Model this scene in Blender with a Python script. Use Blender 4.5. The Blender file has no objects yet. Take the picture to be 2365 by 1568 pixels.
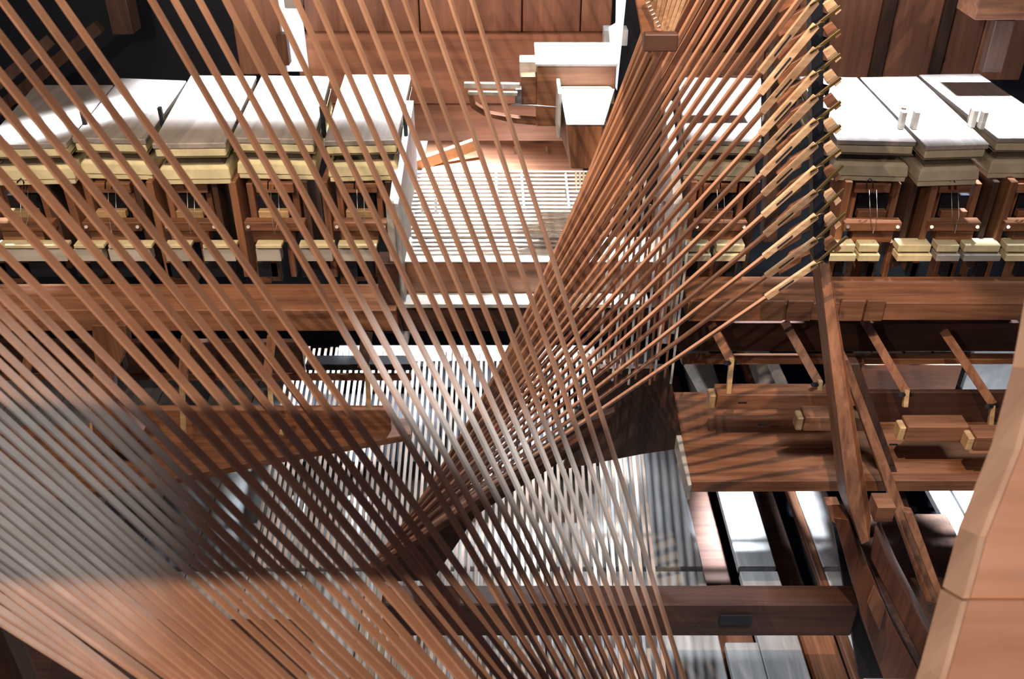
import bpy, bmesh, math, random
from mathutils import Vector, Matrix
random.seed(7)
SC = bpy.context.scene; COL = SC.collection
# ------------------------------------------------------------------ camera
F = 2200.0; PIT = math.atan(1434.0/F); CAM = Vector((0, 0, 2.2))
cp, sp = math.cos(PIT), math.sin(PIT)
cd = bpy.data.cameras.new('camera'); cam = bpy.data.objects.new('camera', cd); COL.objects.link(cam)
cam.location = CAM; cam.rotation_euler = (math.pi/2-PIT, 0, 0)
cd.sensor_width = 36; cd.lens = 36*F/2365; cd.clip_start = .05
cd.dof.use_dof = True; cd.dof.focus_distance = 2.0; cd.dof.aperture_fstop = 10
SC.camera = cam
SC.view_settings.view_transform = 'Standard'; SC.view_settings.look = 'None'
SC.view_settings.gamma = 1; SC.view_settings.use_curve_mapping = False; SC.view_settings.exposure = 0.0
# ------------------------------------------------------------------ world and lights
w = bpy.data.worlds.new('world'); SC.world = w; w.use_nodes = True
w.node_tree.nodes['Background'].inputs[0].default_value = (.10, .14, .42, 1)
w.node_tree.nodes['Background'].inputs[1].default_value = .05
def area(name, loc, aim, sx, sy, e, col, spread=180):
    l = bpy.data.lights.new(name, 'AREA'); l.shape = 'RECTANGLE'; l.size = sx; l.size_y = sy
    l.energy = e; l.color = col; l.spread = math.radians(spread)
    o = bpy.data.objects.new(name, l); COL.objects.link(o); o.location = loc
    o.rotation_euler = (Vector(aim)-Vector(loc)).to_track_quat('-Z', 'Y').to_euler(); return o
def spot(name, loc, aim, e, col, deg, blend=.4, r=.02):
    l = bpy.data.lights.new(name, 'SPOT'); l.energy = e; l.color = col
    l.spot_size = math.radians(deg); l.spot_blend = blend; l.shadow_soft_size = r
    o = bpy.data.objects.new(name, l); COL.objects.link(o); o.location = loc
    o.rotation_euler = (Vector(aim)-Vector(loc)).to_track_quat('-Z', 'Y').to_euler(); return o
area('skylight_right', (1.13, 2.48, 4.0), (1.13, 2.43, 1.35), 1.34, .34, 44, (.86, .93, 1), 6)
area('skylight_left', (-.50, 2.80, 4.4), (-.50, 2.60, 1.35), .80, .26, 32, (.86, .93, 1), 9)
area('skylight_far_left', (-1.12, 2.40, 2.7), (-1.08, 2.36, 1.35), .50, .06, 2.2, (.86, .93, 1), 8)
area('skylight_centre', (-.04, 2.50, 4.4), (-.04, 2.36, 1.1), .42, .56, 4.5, (.86, .93, 1), 9)
spot('tracker_fill', (-.02, 3.22, .92), (-.1, 2.3, .28), 130, (.84, .92, 1), 85, .6, .02)  # unseen spot before the back wall, added to whiten the floor trackers
area('floor_daylight', (.75, .95, 3.2), (.62, 1.75, 0), 1.2, .3, 3.2, (.74, .86, 1), 36)
spot('lamp_key', (-.60, -.36, 2.57), (-.12, 1.2, 1.45), 76, (1, .77, .57), 90, .5, .003)
spot('lamp_high', (.05, .80, 3.1), (.70, 1.93, .5), 185, (1, .70, .46), 29, .25, .008)
spot('lamp_high_left', (-.70, 1.25, 3.1), (-.62, 2.05, .6), 40, (1, .72, .48), 40, .4, .01)
area('skylight_block', (.15, 2.14, 3.3), (.15, 2.08, 1.5), .24, .34, 3.2, (.86, .93, 1), 8)
area('inner_fill', (-.62, 1.15, 2.5), (-.62, 2.3, 1.15), 1.2, .12, 8.5, (1, .82, .62), 120)  # added fill to brighten the left leather and valve frames
area('inner_fill_right', (.75, 1.1, 2.5), (.95, 2.3, 1.1), .6, .12, 2.6, (1, .82, .64), 120)  # weaker added fill for the right row
for k, px in enumerate((980, 1130, 1280, 1420)):
    t_ = ((px-1182.5)/2200*1.3, .96, 1.37)
    spot('sheen_spot', (t_[0]+.05, .5, 3.2), t_, 330, (.42, .70, 1), 6.4, 1, .02)  # cool spots added to lay a sheen across the near strips
spot('sheen_spot_left', (-.52, .2, 3.3), (-.47, .66, 1.57), 210, (.42, .70, 1), 11, 1, .03)  # one more added spot, sheen for the strips at lower left
area('room_fill', (0, -1.2, 2.3), (0, 1.0, 1.6), 2.0, 1.0, 3, (.95, .80, .75), 140)

# ------------------------------------------------------------------ helpers
def ray(px, py):
    u = (px-1182.5)/F; v = (784-py)/F
    return Vector((u, cp+v*sp, -sp+v*cp))
def P(px, py, d): return CAM + ray(px, py)*d
def V(px, py, Y): r = ray(px, py); return CAM + r*(Y/r.y)
def G(px, py, z): r = ray(px, py); return CAM + r*((z-CAM.z)/r.z)
MATS = {}
def wood(name, c, c2=None, axis=0, rough=.55, scale=1.0, spec=.4, var=.18, knots=False):
    if name in MATS: return MATS[name]
    m = bpy.data.materials.new(name); m.use_nodes = True; nt = m.node_tree; N = nt.nodes; L = nt.links
    b = N['Principled BSDF']; b.inputs['Roughness'].default_value = rough
    b.inputs['Specular IOR Level'].default_value = spec
    c2 = c2 or tuple(x*.55 for x in c)
    tc = N.new('ShaderNodeTexCoord'); mp = N.new('ShaderNodeMapping')
    s = [38*scale]*3; s[axis] = 2.2*scale; mp.inputs['Scale'].default_value = s
    L.new(tc.outputs['Object'], mp.inputs['Vector'])
    oi = N.new('ShaderNodeObjectInfo'); ad = N.new('ShaderNodeVectorMath'); ad.operation = 'ADD'
    sc = N.new('ShaderNodeVectorMath'); sc.operation = 'SCALE'; sc.inputs['Scale'].default_value = 20
    cb = N.new('ShaderNodeCombineXYZ')
    for k in range(3): L.new(oi.outputs['Random'], cb.inputs[k])
    L.new(cb.outputs[0], sc.inputs[0]); L.new(mp.outputs[0], ad.inputs[0]); L.new(sc.outputs[0], ad.inputs[1])
    n1 = N.new('ShaderNodeTexNoise'); n1.inputs['Scale'].default_value = 1.0; n1.inputs['Detail'].default_value = 7
    n1.inputs['Roughness'].default_value = .65; n1.inputs['Distortion'].default_value = .6
    L.new(ad.outputs[0], n1.inputs['Vector'])
    n2 = N.new('ShaderNodeTexNoise'); n2.inputs['Scale'].default_value = 9*scale; n2.inputs['Detail'].default_value = 4
    L.new(tc.outputs['Object'], n2.inputs['Vector'])
    r = N.new('ShaderNodeValToRGB'); r.color_ramp.elements[0].position = .35; r.color_ramp.elements[1].position = .62
    r.color_ramp.elements[0].color = (*c2, 1); r.color_ramp.elements[1].color = (*c, 1)
    L.new(n1.outputs['Fac'], r.inputs['Fac'])
    hs = N.new('ShaderNodeHueSaturation'); L.new(r.outputs[0], hs.inputs['Color'])
    ma = N.new('ShaderNodeMath'); ma.operation = 'MULTIPLY_ADD'; L.new(oi.outputs['Random'], ma.inputs[0])
    ma.inputs[1].default_value = 2*var; ma.inputs[2].default_value = 1-var
    mb = N.new('ShaderNodeMath'); mb.operation = 'MULTIPLY_ADD'; L.new(n2.outputs['Fac'], mb.inputs[0])
    mb.inputs[1].default_value = .8; mb.inputs[2].default_value = .6
    mc = N.new('ShaderNodeMath'); mc.operation = 'MULTIPLY'; L.new(ma.outputs[0], mc.inputs[0]); L.new(mb.outputs[0], mc.inputs[1])
    L.new(mc.outputs[0], hs.inputs['Value'])
    out = hs.outputs[0]
    if knots:
        vo = N.new('ShaderNodeTexVoronoi'); vo.inputs['Scale'].default_value = 1
        mk = N.new('ShaderNodeMapping'); sk = [7.0]*3; sk[axis] = 3.0; mk.inputs['Scale'].default_value = sk
        L.new(tc.outputs['Object'], mk.inputs['Vector']); L.new(mk.outputs[0], vo.inputs['Vector'])
        kr = N.new('ShaderNodeValToRGB'); kr.color_ramp.elements[0].position = .05; kr.color_ramp.elements[1].position = .16
        kr.color_ramp.elements[0].color = (.25, .25, .25, 1); kr.color_ramp.elements[1].color = (1, 1, 1, 1)
        L.new(vo.outputs['Distance'], kr.inputs['Fac'])
        mx = N.new('ShaderNodeMix'); mx.data_type = 'RGBA'; mx.blend_type = 'MULTIPLY'; mx.inputs['Factor'].default_value = 1
        L.new(out, mx.inputs[6]); L.new(kr.outputs[0], mx.inputs[7]); out = mx.outputs[2]
    L.new(out, b.inputs['Base Color'])
    bp = N.new('ShaderNodeBump'); bp.inputs['Strength'].default_value = .12; bp.inputs['Distance'].default_value = .002
    L.new(n1.outputs['Fac'], bp.inputs['Height']); L.new(bp.outputs[0], b.inputs['Normal'])
    MATS[name] = m; return m
def plain(name, c, rough=.5, metal=0, spec=.5):
    if name in MATS: return MATS[name]
    m = bpy.data.materials.new(name); m.use_nodes = True; N = m.node_tree.nodes; L = m.node_tree.links
    b = N['Principled BSDF']; b.inputs['Roughness'].default_value = rough
    b.inputs['Metallic'].default_value = metal; b.inputs['Specular IOR Level'].default_value = spec
    t = N.new('ShaderNodeTexCoord'); n = N.new('ShaderNodeTexNoise'); n.inputs['Scale'].default_value = 25; n.inputs['Detail'].default_value = 5
    L.new(t.outputs['Object'], n.inputs['Vector'])
    r = N.new('ShaderNodeValToRGB'); r.color_ramp.elements[0].position = .3; r.color_ramp.elements[1].position = .7
    r.color_ramp.elements[0].color = (*[x*.72 for x in c], 1); r.color_ramp.elements[1].color = (*c, 1)
    L.new(n.outputs['Fac'], r.inputs['Fac']); L.new(r.outputs[0], b.inputs['Base Color'])
    MATS[name] = m; return m
def mkobj(name, verts, faces, mat, parent=None, bevel=0.0, smooth=False):
    c = sum((Vector(v) for v in verts), Vector())/len(verts)
    me = bpy.data.meshes.new(name)
    bm = bmesh.new(); vs = [bm.verts.new(Vector(v)-c) for v in verts]
    for f in faces:
        try: bm.faces.new([vs[i] for i in f])
        except ValueError: pass
    bmesh.ops.recalc_face_normals(bm, faces=bm.faces)
    if bevel > 0:
        bmesh.ops.bevel(bm, geom=list(bm.edges), offset=bevel, segments=1, affect='EDGES', clamp_overlap=True)
    bm.to_mesh(me); bm.free()
    if smooth:
        for p in me.polygons: p.use_smooth = True
    me.materials.append(mat)
    o = bpy.data.objects.new(name, me); COL.objects.link(o)
    o.location = c
    if parent is not None:
        o.parent = parent; o.location = c - wloc(parent)
    return o
def wloc(o):
    l = Vector(o.location)
    while o.parent is not None: o = o.parent; l += Vector(o.location)
    return l
def tag(o, label=None, cat=None, group=None, kind=None):
    if label: o['label'] = label
    if cat: o['category'] = cat
    if group: o['group'] = group
    if kind: o['kind'] = kind
    return o
def empty(name, loc, label, cat, group=None):
    o = bpy.data.objects.new(name, None); COL.objects.link(o); o.location = loc; o.empty_display_size = .02
    return tag(o, label, cat, group)
HEXF = [(0,1,2,3),(4,5,6,7),(0,1,5,4),(1,2,6,5),(2,3,7,6),(3,0,4,7)]
def hexa(name, a, b, mat, parent=None, bevel=.0015): return mkobj(name, list(a)+list(b), HEXF, mat, parent, bevel)
def box(name, x0, x1, y0, y1, z0, z1, mat, parent=None, bevel=.0015):
    return hexa(name, [(x0,y0,z0),(x1,y0,z0),(x1,y1,z0),(x0,y1,z0)], [(x0,y0,z1),(x1,y0,z1),(x1,y1,z1),(x0,y1,z1)], mat, parent, bevel)
def fbox(name, px0, py0, px1, py1, Y, dep, mat, parent=None, bevel=.0015):
    """upright box whose front stands at distance Y; extents measured on the front"""
    ym = (py0+py1)/2
    return box(name, V(px0,ym,Y).x, V(px1,ym,Y).x, Y, Y+dep, V(px0,py1,Y).z, V(px0,py0,Y).z, mat, parent, bevel)
def slab(name, pts, z, th, mat, parent=None, bevel=.0015):
    t = [G(x,y,z) for x,y in pts]; n = len(t)
    b = [p-Vector((0,0,th)) for p in t]
    return poly(name, t, b, mat, parent, bevel)
def poly(name, a, b, mat, parent=None, bevel=.0015, smooth=False):
    n = len(a); fs = [tuple(range(n)), tuple(range(n, 2*n))] + [(i,(i+1)%n,n+(i+1)%n,n+i) for i in range(n)]
    return mkobj(name, list(a)+list(b), fs, mat, parent, bevel, smooth)
def upright(name, pts, Y, th, mat, parent=None, bevel=.0015):
    a = [V(x,y,Y) for x,y in pts]; return poly(name, a, [p+Vector((0,th,0)) for p in a], mat, parent, bevel)
def bar(name, A, B, w, t, mat, parent=None, wd=None, bevel=.0008, seg=1, sag=0):
    """bar from A to B, wide direction wd"""
    A, B = Vector(A), Vector(B); ax = (B-A).normalized()
    wd = Vector(wd) if wd is not None else ax.cross(Vector((0,1,0)))
    wd = (wd-ax*wd.dot(ax)).normalized(); td = ax.cross(wd).normalized()
    vs = []; fs = []
    for k in range(seg+1):
        s = k/seg; c = A.lerp(B, s) + Vector((0,0,-sag*4*s*(1-s)))
        for a, b in ((-1,-1),(1,-1),(1,1),(-1,1)): vs.append(c+wd*a*w/2+td*b*t/2)
    for k in range(seg):
        o = 4*k
        for j in range(4): fs.append((o+j, o+(j+1)%4, o+4+(j+1)%4, o+4+j))
    fs += [(0,1,2,3), (4*seg,4*seg+1,4*seg+2,4*seg+3)]
    return mkobj(name, vs, fs, mat, parent, bevel if seg == 1 else 0)
def rod(name, A, B, r, mat, parent=None, n=8):
    A, B = Vector(A), Vector(B); ax = (B-A).normalized(); u = ax.orthogonal().normalized(); v = ax.cross(u)
    a = [A+(u*math.cos(6.2832*k/n)+v*math.sin(6.2832*k/n))*r for k in range(n)]
    return poly(name, a, [p+(B-A) for p in a], mat, parent, 0, False)
def wire(name, pts, r, mat, parent=None, n=6):
    vs = []; fs = []
    pts = [Vector(p) for p in pts]
    for k, p in enumerate(pts):
        ax = (pts[min(k+1,len(pts)-1)]-pts[max(k-1,0)]).normalized()
        u = ax.cross(Vector((.13,.21,.97))).normalized(); v = ax.cross(u)
        vs += [p+(u*math.cos(6.2832*j/n)+v*math.sin(6.2832*j/n))*r for j in range(n)]
    for k in range(len(pts)-1):
        for j in range(n): fs.append((k*n+j, k*n+(j+1)%n, (k+1)*n+(j+1)%n, (k+1)*n+j))
    fs += [tuple(range(n)), tuple(range((len(pts)-1)*n, len(pts)*n))]
    return mkobj(name, vs, fs, mat, parent, 0, True)
ONES = 'first second third fourth fifth sixth seventh eighth ninth tenth eleventh twelfth thirteenth fourteenth fifteenth sixteenth seventeenth eighteenth nineteenth'.split()
TENS = {2:('twentieth','twenty'),3:('thirtieth','thirty'),4:('fortieth','forty'),5:('fiftieth','fifty'),6:('sixtieth','sixty'),7:('seventieth','seventy')}
def nth(k):
    if k < 20: return ONES[k-1]
    t, o = divmod(k, 10); return TENS[t][0] if o == 0 else TENS[t][1]+'-'+ONES[o-1]
# ------------------------------------------------------------------ materials
BRX = wood('brown_wood_x', (.33,.150,.080), (.13,.055,.032), 0, .5)
BRY = wood('brown_wood_y', (.33,.150,.080), (.13,.055,.032), 1, .5)
BRZ = wood('brown_wood_z', (.33,.150,.080), (.13,.055,.032), 2, .5)
PANX = wood('panel_wood_x', (.52,.24,.14), (.30,.13,.08), 0, .55, .6, knots=True)
PANZ = wood('panel_wood_z', (.46,.22,.14), (.26,.12,.08), 2, .5, .6, knots=True)
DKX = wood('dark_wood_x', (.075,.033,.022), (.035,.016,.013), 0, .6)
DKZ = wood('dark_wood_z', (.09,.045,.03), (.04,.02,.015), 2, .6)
BLK = plain('near_black', (.009,.012,.022), .6)
LIGHTX = wood('pale_wood', (.62,.42,.22), (.42,.26,.13), 0, .5)
GREYY = wood('weathered_wood_y', (.46,.46,.46), (.28,.29,.30), 1, .6, .6, knots=True)
GREYX = wood('weathered_wood_x', (.60,.58,.54), (.42,.40,.37), 0, .55, .8)
LID = wood('varnished_lid', (.40,.36,.34), (.27,.24,.23), 1, .42, .8)
LEA = plain('cream_leather', (.90,.80,.50), .75)
LEADIM = plain('cream_leather_dim', (.55,.48,.36), .8)  # cream leather darkened to carry the dimmer light of the right row
GUS = plain('gusset_leather', (.20,.16,.11), .85)
STRIP = wood('cedar_strip', (.56,.31,.20), (.46,.24,.15), 2, .42, .5, .5, .14)
STRIP2 = wood('cedar_strip_far', (.48,.26,.165), (.36,.18,.11), 2, .42, .5, .5, .2)
FTR = wood('brown_tracker', (.48,.38,.31), (.34,.25,.20), 1, .5, 1, .4, .25)
SLATM = wood('pale_tracker', (.62,.60,.57), (.46,.43,.40), 1, .5, 1, .4, .12)
TIP = wood('birch_tip', (.66,.45,.28), (.46,.28,.16), 0, .5, 2)
STEEL = plain('steel', (.55,.55,.55), .3, .9)
BRASS = plain('dull_brass', (.16,.11,.045), .4, .6)
GLOW = bpy.data.materials.new('white_glow'); GLOW.use_nodes = True  # emissive white: daylight brightness put into boards that no lamp reaches
GLOW.node_tree.nodes['Principled BSDF'].inputs['Emission Color'].default_value = (.86,.92,1,1)
GLOW.node_tree.nodes['Principled BSDF'].inputs['Emission Strength'].default_value = .95
WHITE = plain('bright_white', (.8,.82,.84), .5)  # bright white base colour, paler than the weathered wood
DKPOST = wood('dark_post', (.16,.065,.035), (.08,.03,.02), 2, .5)
# ------------------------------------------------------------------ setting: floor of planks
LOWP = wood('low_plank', (.22,.085,.045), (.12,.045,.025), 1, .7)
fl = tag(box('floor', -3.0, 3.2, .6, 4.2, -.42, -.36, BLK, None, 0), 'dark void floor under the grey planks', kind='structure')
def plank(x0, x1, y0, y1, z, mat, th=.03): return box('plank', x0, x1, y0, y1, z-th, z, mat, fl, .003)
xs = [-2.3]
while xs[-1] < .35: xs.append(xs[-1]+random.uniform(.17,.22))
xs[-1] = .593
for a, b in zip(xs[:-1], xs[1:]):
    plank(a+.002, b-.002, 2.085, 3.3, 0, GREYY); plank(a+.002, b-.002, 1.0, 2.07, 0, GREYY)
for y0, y1 in ((2.085, 3.3), (1.0, 2.07)):
    plank(.702, .819, y0, y1, 0, GREYY)
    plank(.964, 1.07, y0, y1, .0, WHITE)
plank(.606, .700, 1.0, 1.80, 0, GREYY)
plank(.597, .708, 1.2, 2.07, -.06, LOWP); plank(.597, .708, 2.09, 3.3, -.13, DKX)
plank(.835, .935, 1.9, 2.04, -.03, BRY, .05); plank(.835, .935, 1.0, 1.9, -.03, BRY, .05)
plank(.835, .935, 2.06, 3.3, -.12, DKX)
plank(.937, .962, 1.2, 3.3, 0, BRY)
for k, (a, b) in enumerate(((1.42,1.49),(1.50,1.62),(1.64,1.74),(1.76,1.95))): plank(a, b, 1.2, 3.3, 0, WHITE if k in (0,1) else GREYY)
# ------------------------------------------------------------------ back walls
wb = tag(box('wall_back', -2.9, 3.2, 3.30, 3.36, .0, 2.1, BLK, None, 0), kind='structure')
def panel(px0, py0, px1, py1, Y, dep, mat, name='panel'): return fbox(name, px0, py0, px1, py1, Y, dep, mat, wb, .003)
for a, b in ((690,960),(963,1205),(1208,1345),(1348,1420)): panel(a,-260,b,74,3.22,.03,PANZ)
for a, b in ((78,240),(242,335)): panel(690,a,1420,b,3.20,.03,PANX)
panel(522,-260,632,172,3.12,.03,PANZ)
for k, (a, b) in enumerate(((1570,1690),(1693,1790),(1793,1905),(1908,2050),(2085,2195),(2225,2300),(2303,2420))): panel(a,-260,b,185,3.2,.03,PANZ)
for a, b in ((2052,2083),(2197,2223)): panel(a,-260,b,185,3.18,.05,DKZ)
panel(640,-260,680,20,3.1,.04,GREYX,'trim_strip'); panel(642,80,664,152,3.1,.04,BRZ,'trim_strip')
tag(fbox('glow_board_1', 634,-260,686,165,3.16,.02,GLOW,None,0), kind='structure')  # white board given its own glow, not an opening
# dim timbers in the dark upper left
tag(fbox('hanging_post', 228,-200,278,80,3.0,.08,DKZ), 'dim grey post ending in the dark at the upper left', 'post')
tag(bar('slanting_rail', V(-60,300,2.9), V(230,60,2.9), .035,.03,DKZ), 'dim slanting rail in the dark upper left corner', 'rail')
tag(bar('slanting_rail', V(-60,240,2.9), V(120,90,3.0), .035,.03,DKZ), 'upper thin slanting rail at the far left edge', 'rail')
tag(fbox('end_block', 2272,-120,2420,46,2.5,.12,BRX), 'brown block with screw holes in the top right corner', 'block')
tag(fbox('hanging_board', 2285,47,2330,168,2.56,.03,DKZ), 'dark board hanging under the top right block', 'board')
# ------------------------------------------------------------------ bellows
def rings(name, quad, levels, mat, parent, bevel=0):
    c = sum(quad, Vector())/4; vs = []; fs = []
    for z, ins in levels:
        for p in quad:
            d = (p-c); d.z = 0; q = Vector((p.x, p.y, z)) - Vector((math.copysign(ins, d.x), math.copysign(ins, d.y), 0)); vs.append(q)
    for k in range(len(levels)-1):
        for j in range(4): fs.append((4*k+j, 4*k+(j+1)%4, 4*k+4+(j+1)%4, 4*k+4+j))
    n = 4*(len(levels)-1); fs += [(0,1,2,3), (n,n+1,n+2,n+3)]
    return mkobj(name, vs, fs, mat, parent, bevel)
ZL = 1.35
lids = [ # front-left, front-right, back-right, back-left
 ((748,326),(916,322),(950,172),(796,172),'right-most bellows of the left row, beside the white board','l'),
 ((533,318),(724,322),(762,176),(604,174),'second bellows of the left row, counted from the white board','l'),
 ((350,332),(520,330),(592,175),(440,174),'third bellows of the left row with a grey varnished lid','l'),
 ((165,318),(335,322),(430,186),(278,180),'fourth bellows of the left row, its lid cut by a slanting shadow','l'),
 ((-40,334),(152,330),(262,196),(80,196),'bellows at the left edge of the photo with a mostly dark lid','l'),
 ((1584,322),(1758,326),(1758,180),(1566,178),'bellows behind the right fan of strips','r'),
 ((1930,322),(2118,326),(1972,178),(1800,172),'bellows just right of the tracker end column, two pegs on its lid','r'),
 ((2140,338),(2288,334),(2262,174),(2122,172),'second bellows from the right edge with a bright white lid','r'),
 ((2298,318),(2480,322),(2400,168),(2264,168),'bellows at the right edge with a part shaded lid','r')]
lids[7] = ((2140,336),(2286,332),(2118,176),(1986,178),'middle bellows of the right row, a bright white lid','r')
lids[6] = ((1934,322),(2118,326),(1980,178),(1846,176),'bellows just right of the tracker end column','r')
lids[8] = ((2306,318),(2480,318),(2262,170),(2122,172),'bellows at the right edge with a part shaded lid','r')
for fl_, fr, br, bl, desc, side in lids:
    q = [G(*p, ZL) for p in (fl_, fr, br, bl)]
    c = sum(q, Vector())/4; c.z = 1.23
    lea = LEA if side == 'l' else LEADIM
    b = empty('bellows', c, 'cream leather '+desc, 'bellows', 'leather bellows in the two rows')
    rings('lid', q, [(ZL,0),(ZL-.014,0)], LID, b, .002)
    rings('upper_leather', q, [(ZL-.0145,-.003),(ZL-.036,-.003)], lea, b, .003)
    rings('gusset', q, [(ZL-.0365,0),(ZL-.046,.022),(ZL-.052,.026),(ZL-.060,.014)], GUS, b)
    rings('lower_leather', q, [(ZL-.0605,.012),(ZL-.067,.004),(ZL-.094,-.001)], lea, b, .002)
    rings('base', q, [(ZL-.0945,-.004),(ZL-.108,-.004)], lea, b, .002)
    # little peg standing between lids
    e = q[1]; f = q[1].lerp(q[2], .28)
    box('peg', f.x+.004, f.x+.014, f.y, f.y+.012, ZL-.05, ZL+.035, BLK if side == 'l' else DKZ, b, .002)
for px, py in ((2082,300),(2112,300),(2246,296),(2268,300)):
    p = G(px, py, ZL); tag(box('lid_peg', p.x-.006,p.x+.006,p.y,p.y+.02,ZL,ZL+.045,GREYX), 'upright %s peg %s the bright lids of the right row' % ('grey' if px < 2200 else 'grey-brown', {2082:'left of the first pair on',2112:'right of the first pair on',2246:'left of the second pair on',2268:'right of the second pair on'}[px]), 'peg')
# ------------------------------------------------------------------ action under each bellows
def action(cx, wd, desc, side):
    Y = 2.17; s = wd/170
    a = empty('pallet_action', V(cx, 640, Y), 'brown wooden valve frame under the '+desc, 'valve frame', 'valve frames under the bellows')
    X = lambda k: cx+k*s
    fbox('cheek', X(-82),420,X(-66),640,Y,.14,BRZ,a); fbox('cheek', X(66),420,X(80),620,Y+.01,.14,DKZ,a)
    fbox('cheek', X(40),424,X(54),520,Y+.04,.1,BRZ,a); fbox('cheek', X(-54),424,X(-40),520,Y+.04,.1,BRZ,a)
    fbox('head_block', X(-40),424,X(40),446,Y+.02,.09,BRX,a)
    fbox('valve_box', X(-38),450,X(38),505,Y+.06,.08,BLK,a)
    fbox('light_bar', X(-34),488,X(30),504,Y+.03,.02,LIGHTX if side=='l' else BRX,a)
    r = fbox('rail', X(-64),514,X(64),534,Y-.02,.03,BRX,a)
    fbox('step_block', X(-46),534,X(44),560,Y,.04,BRX,a)
    for k in (-56, 56): rod('nut', V(X(k),524,Y-.021), V(X(k),524,Y-.028), .0045, STEEL, r)
    wire('spring', [V(X(-8),438,Y-.005), V(X(-6),500,Y-.03), V(X(0),540,Y-.045), V(X(10),500,Y-.03), V(X(8),438,Y-.005)], .0009, STEEL, a)
    wire('hook', [V(X(-14),436,Y-.0), V(X(-14),420,Y-.01), V(X(-6),412,Y-.012), V(X(0),420,Y-.01), V(X(0),436,Y)], .0018, BLK, a)
    fbox('stem', X(-10),560,X(10),650,Y-.0,.02,DKZ,a); fbox('side_stem', X(30),560,X(42),640,Y+.03,.02,BRZ,a)
    fbox('foot_block', X(-50),600,X(-10),655,Y+.06,.04,BRX,a)
for i, (cx, wd, d) in enumerate(((832,165,'right-most bellows of the left row'),(634,185,'second bellows from the white board'),(440,165,'third bellows of the left row'),(258,180,'fourth bellows of the left row'),(55,180,'left-most bellows'))):
    action(cx, wd, d, 'l')
for cx, wd, d in ((1664,165,'bellows behind the right fan'),(2016,175,'first bellows right of the end column'),(2205,160,'middle bellows of the right row'),(2385,170,'right-most bellows')):
    action(cx, wd, d, 'r')
# leather faced pads in front of the action
for k, (a, b) in enumerate(((-10,155),(170,240),(250,350),(380,440),(468,545),(590,650),(690,770),(780,870))):
    p = empty('leather_pad', V((a+b)/2,600,2.14), nth(k+1)+' cream topped grey pad from the left under the left bellows', 'pad', 'leather pads under the left bellows')
    fbox('pad_top', a,566,b,574,2.14,.03,LEA,p); fbox('pad_block', a+2,576,b-2,604,2.145,.03,GREYX,p); fbox('pad_back', a+6,606,b-8,640,2.17,.03,BLK,p)
for k, (a, b) in enumerate(((1560,1640),(1655,1720),(1900,1975),(1985,2030),(2075,2150),(2165,2215),(2228,2310),(2325,2400))):
    p = empty('leather_pad', V((a+b)/2,600,2.14), nth(k+1)+' cream leather pad from the left under the right bellows', 'pad', 'leather pads under the right bellows')
    fbox('pad_top', a,566,b,582,2.14,.04,LEA,p); fbox('fold', a+5,583,b-5,588,2.145,.03,GUS,p); fbox('pad_base', a-2,589,b+2,604,2.135,.04,LEA if k not in (5,6) else GREYX,p)
    fbox('pad_leg', (a+b)/2-14,606,(a+b)/2+10,640,2.17,.02,BLK,p)
# ------------------------------------------------------------------ long rails
def rail(name, x0, x1, ytop, yfront, ybot, z, mat, label, cat='beam', bevel=.002):
    Yf = G(1182, yfront, z).y; Yb = G(1182, ytop, z).y
    X0 = V(x0, yfront, Yf).x; X1 = V(x1, yfront, Yf).x
    return tag(box(name, X0, X1, Yf, Yb, V(1182, ybot, Yf).z, z, mat, None, bevel), label, cat)
rail('long_rail', -200, 915, 655, 716, 765, .985, BRX, 'long brown beam under the left bellows row')
rail('long_rail', 1590, 2600, 638, 700, 740, .99, BRX, 'long brown beam under the right bellows row')
for a, b in ((1592,1812),(1818,1876),(1940,1995),(2000,2042)):
    p = G(0,698,.99).y; tag(fbox('facing_piece', a,695,b,742,p-.014,.013,BRX), 'short brown facing block from x %s on the right beam' % a, 'block')
for o in [o for o in COL.objects if o.name.startswith('facing_piece')]:
    o['label'] = {0:'longest facing block on the right beam, behind the fan strips',1:'facing block left of the slanted post on the right beam',2:'facing block just right of the slanted post',3:'pale lit facing block second right of the slanted post'}[[q for q in COL.objects if q.name.startswith('facing_piece')].index(o)]
fbb = [o for o in COL.objects if o.name.startswith('facing_piece')]
# centre bay
c = empty('centre_beam', (0,2.1,.9), 'white topped brown beam across the bay between the two rows', 'beam')
Yc = G(0,606,1.065).y
box('upper_beam', V(925,606,Yc).x, V(1560,606,Yc).x, Yc, Yc+.13, V(0,676,Yc).z, 1.065, BRX, c, .002)
box('white_top', V(925,606,Yc).x, V(1560,606,Yc).x, Yc-.002, Yc+.132, 1.0652, 1.069, GREYX, c, .001)
zl = V(0,677,Yc).z; Yl = G(0,702,zl).y
box('ledge', V(925,700,Yl).x, V(1500,700,Yl).x, Yl, Yc+.06, zl-.012, zl-.0005, GREYX, c, .001)
box('lower_beam', V(922,700,Yl).x, V(1560,700,Yl).x, Yl+.006, Yc+.05, V(0,768,Yl).z, zl-.0125, DKX, c, .001)
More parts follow.
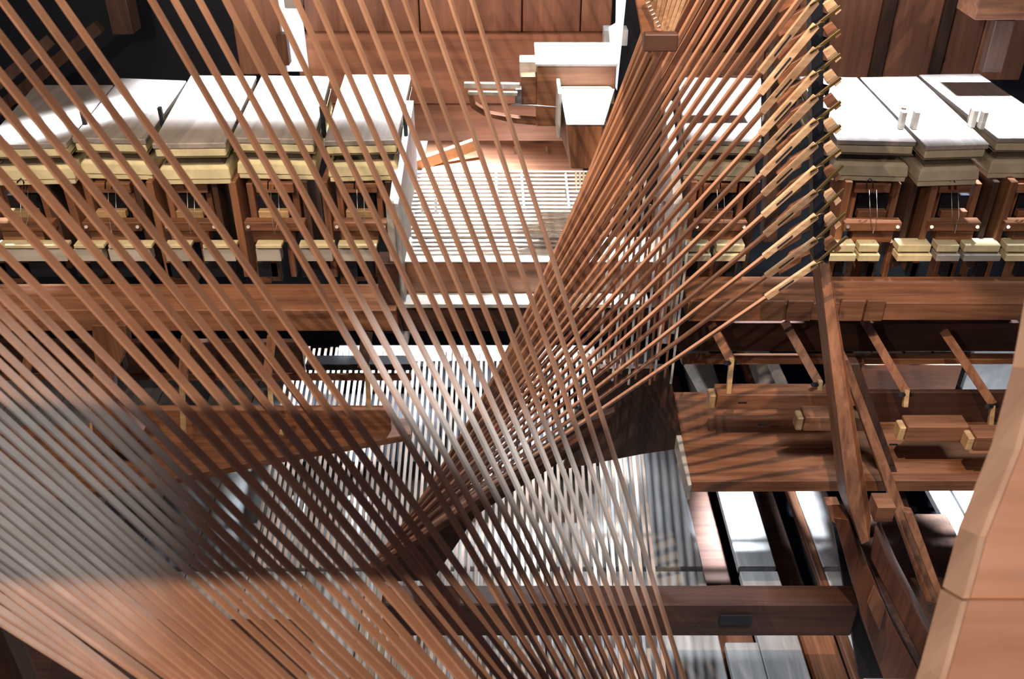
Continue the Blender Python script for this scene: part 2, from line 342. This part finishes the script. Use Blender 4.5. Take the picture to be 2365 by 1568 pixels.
# side boards (seen along their white top edge)
def sideboard(fx, x0, x1, label, ptop, pbot):
    Yn = 2.03
    s = empty('side_board', V(fx,770,Yn), label, 'board')
    a = G(x0, 232, 1.34); b = G(x1, 232, 1.34); e = G(fx-2, 520, 1.2); f = G(fx+14, 520, 1.2)
    t = [Vector((a.x,a.y+.0,1.34)), Vector((b.x,b.y,1.34)), V(fx+18,470,2.05)+Vector((0,0,0)), V(fx-4,470,2.05)]
    lo = [Vector((p.x, p.y, .85)) for p in t]
    poly('top_board', t, lo, WHITE, s, .001)
    fbox('front_edge', fx, 470, fx+16, 772, 2.03, .018, GREYX, s)
sideboard(902, 930, 955, 'white edged board at the right end of the left bellows row', 0, 0)
sideboard(1560, 1535, 1552, 'pale edged board left of the bellows behind the right fan', 0, 0)
tag(fbox('corner_post', 876,608,922,770,2.02,.06,DKX), 'dark brown end block of the left beam by the centre bay', 'block')
# cross trackers in the centre bay
for k in range(17):
    y = 545 - k*9.2 if k else 545
    p = G(1182, y, 1.12); x0 = V(950, y, p.y).x; x1 = V(1350, y, p.y).x
    t = bar('cross_tracker', (x0,p.y,1.12), (x1+.05,p.y,1.12), .011, .006, SLATM, wd=(0,1,0))
    tag(t, nth(k+1)+' white cross slat from the front in the centre bay', 'slat', 'white cross slats in the centre bay')
tag(box('tracker_bed', G(945,540,1.05).x, G(1370,540,1.05).x, 2.27, 2.95, 1.03, 1.05, PANX), 'brown bed board under the white cross slats', 'board')
for k, px in enumerate((957,977,990,1008,1018,1032,1044,1066,1090,1108)):
    h = (60,85,50,95,60,70,40,50,35,20)[k]
    tag(bar('white_pin', V(px,552,2.24), V(px-2,552-h,2.26), .007,.005, SLATM), nth(k+1)+' upright white stick from the left in the centre bay', 'stick', 'upright white sticks in the centre bay')
for k, (a, b) in enumerate((((1145,380),(1150,550)),((1204,400),(1216,550)),((1306,400),(1322,550)))):
    tag(bar('hanging_wire', V(*a,2.4), V(*b,2.22), .006,.004, SLATM), nth(k+1)+' long white wire from the left over the cross slats', 'wire', 'long white wires over the cross slats')
for k in range(6):
    tag(bar('hanging_wire', V(1330+k*9,396,2.5), V(1332+k*8,470,2.35), .005,.004, LIGHTX), nth(k+1)+' short pale wire from the left beside the dark strip bundle', 'wire', 'short pale wires right of the centre bay')
# boards behind the centre bay
tag(bar('slanting_lath', V(950,385,2.72), V(1105,330,2.8), .035,.02, LIGHTX, wd=(0,0,1)), 'pale slanting lath at the back of the centre bay', 'lath')
tag(upright('gable_board', [(955,400),(1110,345),(1176,345),(1176,432),(955,432)], 2.95,.02, PANX), 'brown board with a slanting top behind the slanting lath', 'board')
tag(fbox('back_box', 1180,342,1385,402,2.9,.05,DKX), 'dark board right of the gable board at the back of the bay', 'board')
tag(fbox('glow_board_2', 945,330,1100,432,3.12,.02,GLOW,None,0), kind='structure'); tag(fbox('glow_board_3', 1180,396,1345,432,3.0,.02,GLOW,None,0), kind='structure')  # pale pieces behind the bay with their brightness built in as glow
tag(bar('hanging_stick', V(1262,338,2.85), V(1268,405,2.8), .01,.008, BRX), 'thin brown stick in front of the dark back board', 'stick')
tag(bar('hanging_stick', V(1190,338,2.85), V(1199,405,2.8), .01,.008, BRX), 'left thin brown stick before the dark back board', 'stick')
# ------------------------------------------------------------------ block assembly, top centre
bb = empty('valve_box', V(1325,290,2.12), 'brown box with a white top in the upper centre', 'box')
box('body', V(1240,220,2.12).x, V(1420,220,2.12).x, 2.12, 2.28, V(0,292,2.12).z, 1.548, BRX, bb, .002)
box('lid', V(1236,220,2.12).x, V(1421,220,2.12).x, 2.116, 2.284, 1.5485, 1.555, GREYX, bb, .001)
wb2 = empty('wind_block', V(1340,390,1.93), 'white block with brown end standing before the white topped box', 'block')
Z2 = 1.498; A1 = G(1310,290,Z2); A2 = G(1392,290,Z2); 
poly('block', [A1, A2, Vector((V(1418,200,2.10).x,2.10,Z2)), Vector((V(1296,200,2.10).x,2.10,Z2))],
     [Vector((V(1316,385,1.93).x,A1.y,V(0,390,A1.y).z)), Vector((V(1380,385,1.93).x,A1.y,V(0,390,A1.y).z)), Vector((V(1400,200,2.10).x,2.10,1.40)), Vector((V(1296,200,2.10).x,2.10,1.40))], BRZ, wb2, .002)
poly('white_cap', [A1+Vector((-.002,-.002,.004)), A2+Vector((.002,-.002,.004)), Vector((V(1420,200,2.10).x,2.105,Z2+.004)), Vector((V(1294,200,2.10).x,2.105,Z2+.004))],
     [A1+Vector((-.002,-.002,.0005)), A2+Vector((.002,-.002,.0005)), Vector((V(1420,200,2.10).x,2.105,Z2+.0005)), Vector((V(1294,200,2.10).x,2.105,Z2+.0005))], GREYX, wb2, .001)
fbox('side_plate', 1288,215,1296,320,2.0,.1,GREYX,wb2)
fbox('leather_side', 1378,288,1400,390,1.99,.04,LEA,wb2)
arch = [(1286,240)]+[(1286+15-15*math.cos(t*math.pi/8), 214-12*math.sin(t*math.pi/8)) for t in range(5)]+[(1405+12*math.sin(t*math.pi/8), 214-12*math.cos(t*math.pi/8)) for t in range(5)]+[(1418,240)]
upright('leather_arch', arch, 2.108, .010, LEA, wb2, 0)
ab = empty('lever_bracket', V(1220,240,2.1), 'small clamp bracket with two arms left of the white topped box', 'bracket')
fbox('block', 1202,176,1240,240,2.13,.06,BRX,ab); fbox('cap', 1200,142,1240,176,2.16,.05,GREYX,ab)
bar('arm', V(1072,196,2.12), V(1200,198,2.12), .012,.012, GREYX, ab); bar('arm', V(1082,214,2.1), V(1195,216,2.1), .008,.01, GREYX, ab)
cv = [(1080,215),(1092,215),(1098,240),(1130,262),(1190,272),(1240,276),(1238,290),(1180,284),(1118,268),(1088,250)]
upright('curved_arm', cv, 2.15, .02, BRX, ab, .001)
fbox('hinge', 1190,205,1205,240,2.11,.02,STEEL,ab)
wire('wire', [V(1180,242,2.09), V(1230,243,2.08), V(1284,247,2.06)], .0012, STEEL, ab)
fbox('white_corner', 1395,70,1450,106,2.6,.05,WHITE,ab) 
tag(upright('glow_board_4', [(1425,0),(1444,-60),(1452,-60),(1425,210),(1416,190),(1408,70),(1424,60)], 2.35,.03, GLOW), kind='structure')  # white jamb that glows to look daylit
# ------------------------------------------------------------------ floor level trackers (running away from the camera)
n = 0
for k in range(62):
    x = -.79 + k*.0200 + random.uniform(-.002,.002); y1 = 2.86 + random.uniform(-.01,.01)
    t = bar('floor_tracker', (x*(.86 if x > -.45 else .914),1.25 if x > -.45 else 1.86,.19 if x > -.45 else .232), (x,y1,.30), .0095,.006, FTR, wd=(1,0,0))
    tag(t, nth(k+1)+' white floor tracker from the left, running away below the fans', 'tracker', 'white floor trackers running away under the beams')
tag(box('tracker_bridge', -.63,.30,2.80,2.90,.26,.285,WHITE), 'white cross bar under the far ends of the floor trackers', 'bar')
# ------------------------------------------------------------------ lower left
tag(fbox('back_board', -100,790,700,862,2.32,.02,DKX), 'dark board behind the levers at lower left', 'board')
rail('cross_bar', 705, 952, 820, 842, 856, .66, BLK, 'blackened bar across the white floor trackers', 'bar')
rail('thin_rail', -120, 950, 860, 864, 880, .64, BRX, 'thin lit rail under the left beam', 'rail')
lr = rail('lower_rail', 205, 900, 935, 947, 1004, .62, BRX, 'lit lower rail with lever ends at the left', 'rail')
tag(slab('left_shelf', [(-60,985),(950,965),(948,1003),(640,1056),(330,1118),(-60,1178)], .55, .022, BRX), 'brown shelf board with a slanting lit front edge at lower left', 'shelf')
tag(upright('bracket_plate', [(212,752),(290,752),(296,800),(262,870),(262,940),(330,1000),(300,1060),(215,1010),(205,900),(222,850),(214,800)], 1.93,.03, BRZ), 'shaped brown bracket plate behind the near fan at left', 'bracket')
tag(fbox('upright_block', 250,760,275,860,1.96,.03,DKZ), 'dark block beside the shaped bracket plate', 'block')
for k, (a, b, wdt, m) in enumerate((((628,775),(616,880),.022,BRZ),((622,880),(628,960),.010,LIGHTX),((430,775),(422,880),.022,BRZ),((420,880),(424,1005),.012,LIGHTX),((848,845),(852,945),.012,LIGHTX),((660,985),(650,1000),.014,LIGHTX),((215,930),(214,1000),.012,LIGHTX),((75,790),(50,900),.022,BRZ),((848,765),(838,850),.028,DKZ),((238,1028),(262,1042),.014,LIGHTX))):
    tag(bar('lever', V(*a,2.0), V(*b,1.97), wdt,.012, m), 'upright %s lever stick %s at the lower left' % ('pale' if m is LIGHTX else 'brown', ['under the beam, second from the bay','below it on the lit lower rail','under the beam, third from the bay','below the third stick','nearest the bay on the lit rail','stub under the lit rail','left of the bracket plate','at the far left','nearest the bay under the beam','stub on the slanting shelf'][k]), 'lever', 'lever sticks at the lower left')
# white floor rests seen between strips
# ------------------------------------------------------------------ lower right: shelf, rollers, levers
tag(slab('right_shelf', [(1533,905),(2420,905),(2420,1110),(2268,1110),(2150,1110),(1950,1110),(1597,1112)], .60, .036, BRX), 'wide brown shelf board striped by the shadows of the fan', 'shelf')
tag(slab('shelf_cheek', [(1536,900),(1552,900),(1598,1118),(1590,1122)], .606, .05, GREYX), 'grey edged board along the left end of the striped shelf', 'board')
rail('rear_rail', 1575, 2600, 815, 829, 842, .75, BRX, 'thin lit rail behind the levers at right', 'rail')
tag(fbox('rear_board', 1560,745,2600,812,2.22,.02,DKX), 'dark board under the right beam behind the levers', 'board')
def roller(x0, x1, y0, y1, Y, label):
    r = empty('roller', V((x0+x1)/2,y1,Y), label, 'roller', 'square rollers over the right shelf')
    fbox('shaft', x0, y0, x1, y1, Y, .05, BRX, r, .002)
    fbox('end_cap', x0-18, y0+2, x0-3, y1-1, Y+.004, .035, LIGHTX, r, .003)
    box('slot', V(x1-80,0,Y).x, V(x1-55,0,Y).x, Y-.001, Y+.001, V(0,(y0+y1)/2+2,Y).z, V(0,(y0+y1)/2-1,Y).z, BLK, r, 0)
    return r
roller(1656,1935,912,946,1.94,'upper left square roller in front of the striped shelf')
roller(1858,2006,964,996,1.86,'second square roller crossing behind the slanted post')
roller(2094,2235,986,1020,1.85,'third square roller right of the slanted post')
roller(2252,2420,1010,1042,1.80,'fourth square roller, partly behind the near post')
rail('roller_backing', 2005, 2600, 898, 906, 985, .70, DKX, 'dark backing rail behind the right rollers', 'rail')
def lever(a, b, c, d, label):
    l = empty('lever', V(*b,1.98), label, 'lever', 'lever arms over the right shelf')
    bar('arm', V(*a,2.08), V(*b,1.98), .022,.016, BRZ, l)
    rod('pivot', V(b[0]+10,b[1]+6,1.99), V(b[0]-12,b[1]+6,1.95), .006, BLK, l)
    bar('link', V(*c,1.97), V(*d,1.95), .012,.012, LIGHTX, l)
lever((1640,740),(1688,832),(1690,828),(1682,912),'slanting lever arm left over the first roller')
lever((1812,742),(1890,882),(1894,878),(1884,960),'slanting lever arm left of the slanted post')
lever((1995,738),(2092,905),(2094,900),(2090,940),'slanting lever arm right of the slanted post')
lever((2178,762),(2292,932),(2292,936),(2284,1010),'slanting lever arm nearest the right edge')
tag(fbox('brown_board', 1990,842,2215,900,2.5,.02,PANX), 'dull brown panel seen between the rails at right', 'panel')
tag(fbox('rear_plank', 2240,790,2420,900,2.7,.02,WHITE), 'bright white plank behind the lever at the right edge', 'plank')
tag(bar('slanting_plank', V(1785,840,2.6), V(1815,905,2.5), .035,.02, WHITE), 'white slanting plank piece seen left of the slanted post', 'plank')
tag(bar('slanting_plank', V(1590,840,2.6), V(1625,905,2.5), .03,.02, GREYX), 'grey slanting plank piece above the striped shelf', 'plank')
# slanted posts
def prism(name, top, bot, Yt, Yb, th, mat, parent=None, bev=.002):
    a = [V(top[0][0],top[0][1],Yt), V(top[1][0],top[1][1],Yt), V(bot[1][0],bot[1][1],Yb), V(bot[0][0],bot[0][1],Yb)]
    return poly(name, a, [p+Vector((0,th,0)) for p in a], mat, parent, bev)
A = [V(1886,560,1.66), V(1908,560,1.66), V(2012,1195,1.52), V(2008,1250,1.52), V(1990,1258,1.52), V(1958,1160,1.53)]
B = [V(1868,560,1.74), V(1895,560,1.74), V(1990,1200,1.64), V(1990,1235,1.64), V(1975,1235,1.64), V(1935,1130,1.64)]
tag(poly('slanted_post', A, B, BRZ, None, .001), 'long lit slanted post standing in a notched foot at right', 'post')
tag(prism('slanted_post', ((1940,830),(1960,830)), ((2140,1390),(2175,1398)), 1.85, 1.62, .04, BRZ), 'thinner dark slanted post right of the lit one', 'post')
tag(prism('back_strut', ((1950,840),(1985,840)), ((2085,1240),(2125,1240)), 1.9, 1.8, .03, DKZ), 'wide dark strut behind the two slanted posts', 'strut')
ft = empty('notched_foot', V(2010,1420,1.5), 'dark notched foot block holding the slanted post', 'foot')
poly('left_cheek', [V(*p,1.55) for p in ((1925,1195),(1960,1200),(2060,1440),(2130,1568),(2040,1568),(1990,1420))], [V(*p,1.68) for p in ((1920,1165),(1945,1165),(2050,1400),(2130,1560),(2040,1560),(1985,1420))], DKPOST, ft, .002)
poly('right_cheek', [V(*p,1.57) for p in ((2020,1215),(2050,1290),(2200,1568),(2150,1568),(2010,1290))], [V(*p,1.66) for p in ((2030,1200),(2070,1290),(2210,1560),(2150,1560),(2010,1280))], DKPOST, ft, .002)
poly('wedge', [V(*p,1.5) for p in ((2018,1350),(2046,1400),(2032,1458),(2002,1390))], [V(*p,1.56) for p in ((2018,1350),(2046,1400),(2032,1458),(2002,1390))], BRZ, ft, .002)
fbox('peg', 2023,1172,2066,1206,1.6,.05,BRX,ft)
tag(prism('grey_plate', ((1925,1215),(1965,1240)), ((1985,1568),(2080,1568)), 1.72, 1.6, .02, BLK), 'blue-black plate behind the notched foot', 'plate')
tag(prism('rear_strut', ((1908,1165),(1940,1165)), ((1925,1220),(1950,1220)), 1.75,1.75,.03, BRZ), 'short brown strut end left of the lit post foot', 'strut')
tag(box('dark_board', 1.1,1.42,1.2,2.3,-.02,.02,DKZ), 'dark brown board beside the white planks at lower right', 'board')
tag(prism('side_lath', ((2085,1180),(2110,1185)), ((2165,1380),(2185,1390)), 1.66,1.58,.02, BRZ), 'lit narrow lath right of the notched foot', 'lath')
# floor beam
fbm = empty('floor_beam', G(1500,1470,.2), 'heavy dark beam crossing over the grey floor planks', 'beam')
Yb1 = G(0,1396,.40).y; x0 = V(880,1400,Yb1).x; x1 = V(1985,1400,Yb1).x
box('timber', x0, x1, Yb1, G(0,1350,.40).y, V(0,1470,Yb1).z, .40, DKX, fbm, .004)
fbox('mortise_plate', 1662,1422,1736,1443,Yb1-.004,.003,BLK,fbm,0)
# ------------------------------------------------------------------ right fan of strips
Yf_ = 1.56
def strip(name, A, B, wdt, th, theta, mat, label, group, seg=6, sag=0):
    A, B = Vector(A), Vector(B); ax = (B-A).normalized(); v = ((A+B)/2-CAM).normalized()
    r = (v.cross(ax)); r = r if r.x > 0 else -r
    r.normalize(); v2 = ax.cross(r); v2 = v2 if v2.dot(v) > 0 else -v2
    wd = r*math.cos(theta)+v2*math.sin(theta)
    o = bar(name, A, B, wdt, th, mat, wd=wd, seg=seg, sag=sag)
    return tag(o, label, 'strip', group)
NF = 30
for i in range(NF):
    t = (i/29.0)**2.5
    Uy = 608-55*i; Ux = 1885
    U = V(Ux, Uy, 1.56 if i%2 else 1.53); L = V(850+t*260-i*.5, 1312-t*190, 1.66+.012*(i%3))
    tip = U.lerp(L, .085 if i < 12 else .0)
    vis = i < 12
    if vis:
        e = empty('fan_tracker', U, nth(i+1)+' strip from below in the right fan, ending in a pale tip', 'strip', 'brown strips of the right fan')
        ax = (L-U).normalized()
        bar('shaft', tip, L, .0122,.0055, STRIP2, e, wd=Vector((0,.7,0))+ax.cross(Vector((0,1,0)))*.9)
        bar('tip', U, tip, .0125,.0075, TIP, e, wd=ax.cross(Vector((0,1,0))))
        q = U.lerp(tip,.45); q2 = U.lerp(tip,.75)
        bar('slot', q+Vector((0,-.0045,0)), q2+Vector((0,-.0045,0)), .003,.002, BLK, e, wd=ax.cross(Vector((0,1,0))))
        wire('wire_end', [U+Vector((-.01,-.004,-.006)), U+Vector((.004,-.006,.006)), U+Vector((.012,0,.004)), U+Vector((.014,.01,-.004))], .0016, BRASS, e)
    else:
        strip('fan_tracker', U, L, .0105,.0055, .8, STRIP2, nth(i+1)+' strip from below in the right fan, rising past the top edge', 'brown strips of the right fan', 1)
# column of action ends
gc = empty('end_column', V(1890,600,1.6), 'dark upright rail carrying the ends of the right fan', 'column')
upright('rail', [(1872,-120),(1900,-120),(1905,600),(1880,600)], 1.60, .03, BLK, gc)
upright('rear_rail', [(1798,-120),(1828,-120),(1796,560),(1764,560)], 1.78, .04, DKZ, gc)
for i in range(12):
    y = 608-55*i-28
    upright('guide_block', [(1795,y+42),(1820,y+18),(1826,y+8),(1866,y-14),(1872,y+6),(1852,y+16),(1850,y+26),(1800,y+56)], 1.585+.004*(i%2), .012, BRX, gc, .0008)
for i in range(12):
    y = 590-55*i
    s = empty('square_arm', V(1915,y,1.58), nth(i+1)+' small lever square from below beside the fan end column', 'lever square', 'lever squares on the end column')
    bar('arm', V(1880,y+22,1.575), V(1942+(i<4)*(14-3*i),y-26-(i<4)*18,1.575), .006,.004, BRASS, s)
    upright('square', [(1900,y-30),(1922,y-44),(1944,y-16),(1930,y-4),(1926,y-14),(1912,y-10)], 1.60, .008, TIP if i%3 else BRX, s, .0006)
    upright('backing', [(1896,y-10),(1918,y-4),(1912,y+20),(1894,y+10)], 1.61,.01, BLK, s, .0006)
# strip guide bracket at top
gb = empty('strip_guide', V(1500,115,1.45), 'brown notched guide bracket with bundled strips at the top', 'guide')
poly('side_rail', [V(*p,1.42) for p in ((1446,-120),(1476,-120),(1512,65),(1530,68),(1528,118),(1488,118))], [V(*p,1.55) for p in ((1446,-120),(1476,-120),(1512,65),(1530,68),(1528,118),(1488,118))], BRX, gb, .002)
fbox('front_rail', 1488,80,1566,120,1.40,.02,DKX,gb)
tag(fbox('top_board', 1560,-100,1850,122,1.95,.03,DKX), 'dark board behind the crossing strips at the top', 'board')
tag(fbox('top_block', 1590,118,1750,176,2.3,.06,BRX), 'brown block above the bellows behind the right fan', 'block')
for k in range(8):
    tag(bar('guide_strip', V(1508+k*15,-60-k*4,1.44), V(1492+k*8.5,76,1.47), .006,.004, TIP), nth(k+1)+' pale strip from the left inside the top guide bracket', 'strip', 'pale strips inside the top guide bracket')
for k in range(9):
    tag(rod('guide_peg', V(1484+k*4.2,-10+k*9,1.41), V(1492+k*4.2,-14+k*9,1.41), .002, STEEL), nth(k+1)+' tiny metal peg from the top on the guide bracket', 'peg', 'tiny pegs on the guide bracket')
# upright rods behind the right fan
for k in range(16):
    x = 1395+k*11; y0 = 380+k*10+random.uniform(-30,30)
    tag(bar('hanging_tracker', V(x+30,y0,1.9), V(x-10+random.uniform(-8,8),860+random.uniform(-30,30),1.85), .0055,.004, SLATM if k%3 == 0 else BRZ), nth(k+1)+' thin hanging tracker from the left behind the right fan', 'tracker', 'thin hanging trackers behind the right fan')
# ledge under right fan
lg = [V(*p,1.78) for p in ((845,1322),(1330,985),(1420,950),(1400,1000),(1330,1045),(1100,1190),(1000,1340),(880,1345))]
tag(poly('fan_board', lg, [p+Vector((0,.02,0)) for p in lg], DKX, None, .001), 'dark slanting board behind the lower ends of the right fan', 'board')
ld = [V(850,1318,1.70), V(1340,1000,1.70), V(1345,1012,1.70), V(856,1330,1.70)]
tag(poly('fan_rail', ld, [p+Vector((0,.012,0)) for p in ld], BRX, None, .001), 'lit narrow rail along the lower ends of the right fan', 'rail')
for k in range(26):
    s = k/26; p = V(890+s*420, 1268-s*290, 1.69)
    tag(rod('fan_peg', p, p+Vector((0,-.03,.008)), .0022, STEEL), nth(k+1)+' small metal peg from the left on the rail under the right fan', 'peg', 'metal pegs along the rail under the right fan')
# ------------------------------------------------------------------ near fan of strips
up = [(1090,0),(1040,0),(985,0),(934,0),(887,0),(832,0),(783,0),(730,0),(684,0),(630,0),(572,0),(521,0),(460,0),(403,0),(350,0),
      (138,0),(74,0),(3,0),(0,82),(0,170),(0,240),(0,325),(0,400),(0,470),(0,575),(0,630),(0,680),(0,720),(0,755),(0,804),(0,839),(0,879),
      (0,914),(0,954),(0,985),(0,1019),(0,1054),(0,1084),(0,1111),(0,1141),(0,1171),(0,1201),(0,1229),(0,1256),(0,1284),(0,1304),(0,1329),(0,1349),(0,1379),(0,1409),(0,1434)]
lo = [1524,1497,1472,1440,1415,1391,1364,1339,1316,1292,1269,1240,1212,1183,1157,1115,1080,1044,1020,982,944,913,867,833,795,749,717,675,645,610,577,547,512,473,450,426,394,367,334,299,266,237,207,178,148,115,86,53]
for i, (ux, uy) in enumerate(up):
    if i < len(lo): lx, ly = lo[i], 1390
    else: lx, ly = ((160,1493),(187,1530),(213,1568))[i-48]
    dx, dy = lx-ux, ly-uy
    s0 = -(uy+260)/dy if uy+260 < 900 else -260.0/dx   # run past the frame at both ends
    s0 = max(s0, -(300+ux)/dx) if dx > 0 else s0
    s1 = (1568+240-uy)/dy
    if i <= 20: d = 1.40-.50*(i/20)
    else: d = .90 + .0*(i-20)/30
    s1 = min(s1, 2.6) if i < 40 else s1
    A = P(ux+dx*s0, uy+dy*s0, d-.02); B = P(ux+dx*s1, uy+dy*s1, d+.03)
    th = math.radians(58-24*min(i/26, 1) + (2.5*math.sin(i*2.3)))
    wdt = .0072 if i < 15 else .0086 if i < 24 else .0072 if i < 29 else .0062 if i < 35 else .0070
    where = 'the near fan, counted from its right edge'
    strip('near_strip', A, B, wdt, .0045 if i < 15 else .0034, th, STRIP, nth(i+1)+' flat brown strip of '+where, 'flat brown strips of the near fan', 8, .0)
# ------------------------------------------------------------------ foreground post, lower right
fp = empty('near_post', P(2290,1568,.75), 'large blurred pale brown post in the lower right corner', 'post')
NP = wood('near_post_wood', (.72,.42,.30), (.50,.26,.17), 0, .6, .35, knots=False)
NE = wood('near_lit_side', (.88,.62,.47), (.72,.47,.35), 2, .6, .6)  # post wood lightened to give its left side a lit look
def npoly(name, pts, d, th, mat):
    a = [P(x,y,d) for x,y in pts]; f = Vector((0,cp,-sp)); return poly(name, a, [p+f*th for p in a], mat, fp, .001)
npoly('upper_block', [(2520,640),(2520,1384),(2233,1384),(2272,1238),(2352,1037),(2402,850),(2440,640)], .74,.034, NP)
npoly('lower_block', [(2520,1387),(2520,1660),(2150,1660),(2180,1568),(2229,1387)], .735,.034, NP)

ep = [P(x,y,.738) for x,y in ((2440,640),(2402,850),(2352,1037),(2272,1238),(2233,1382))]
eq = [P(x,y,.733) for x,y in ((2229,1388),(2180,1568),(2150,1660))]
fwd = Vector((0,cp,-sp))
for ch in (ep, eq):
    for p, q in zip(ch[:-1], ch[1:]):
        hexa('lit_side_face', [p-Vector((.003,0,0)), q-Vector((.003,0,0)), q-Vector((.003,0,0))+fwd*.035, p-Vector((.003,0,0))+fwd*.035], [p+Vector((.002,0,0)), q+Vector((.002,0,0)), q+Vector((.002,0,0))+fwd*.035, p+Vector((.002,0,0))+fwd*.035], NE, fp, 0)  # thin pale facings added to brighten the post's left side
tag(fbox('corner_post', -60,1380,40,1700,1.3,.05,DKZ), 'dim brown post in the lower left corner under the near fan', 'post')
tag(rod('knob', V(205,1585,1.0)+Vector((0,0,0)), V(203,1535,1.0), .009, BLK, None, 16), 'small dark rounded knob below the near fan at lower left', 'knob')

tag(box('band_blocker', -1.5, -.40, -.11, -.10, 2.302, 2.352, BRX), 'unseen light blocker added behind the viewer to shade a band of the near fan', 'rail')  # added out of view only to cast the dark band

tag(box('under_shade', -.80, .30, 2.42, 3.1, .12, .14, BLK), 'near-black sheet standing for the dark beneath the white floor trackers', 'board')  # dark sheet put in so the gaps between floor trackers read black
tag(upright('back_shade_sheet', [(1385,850),(1545,850),(1580,1035),(1480,1050),(1300,1085),(1330,960)], 1.98, .02, DKZ), 'dark sheet standing for the shadow left of the striped shelf', 'board')  # dark sheet in place of the shadow over the floor here

tag(box('low_shade_sheet', -2.2, -.56, 1.2, 1.84, .02, .05, DKX), 'dark sheet standing for the shade low behind the bottom left of the near fan', 'board')  # sheet added to darken the gaps behind the lower left strips
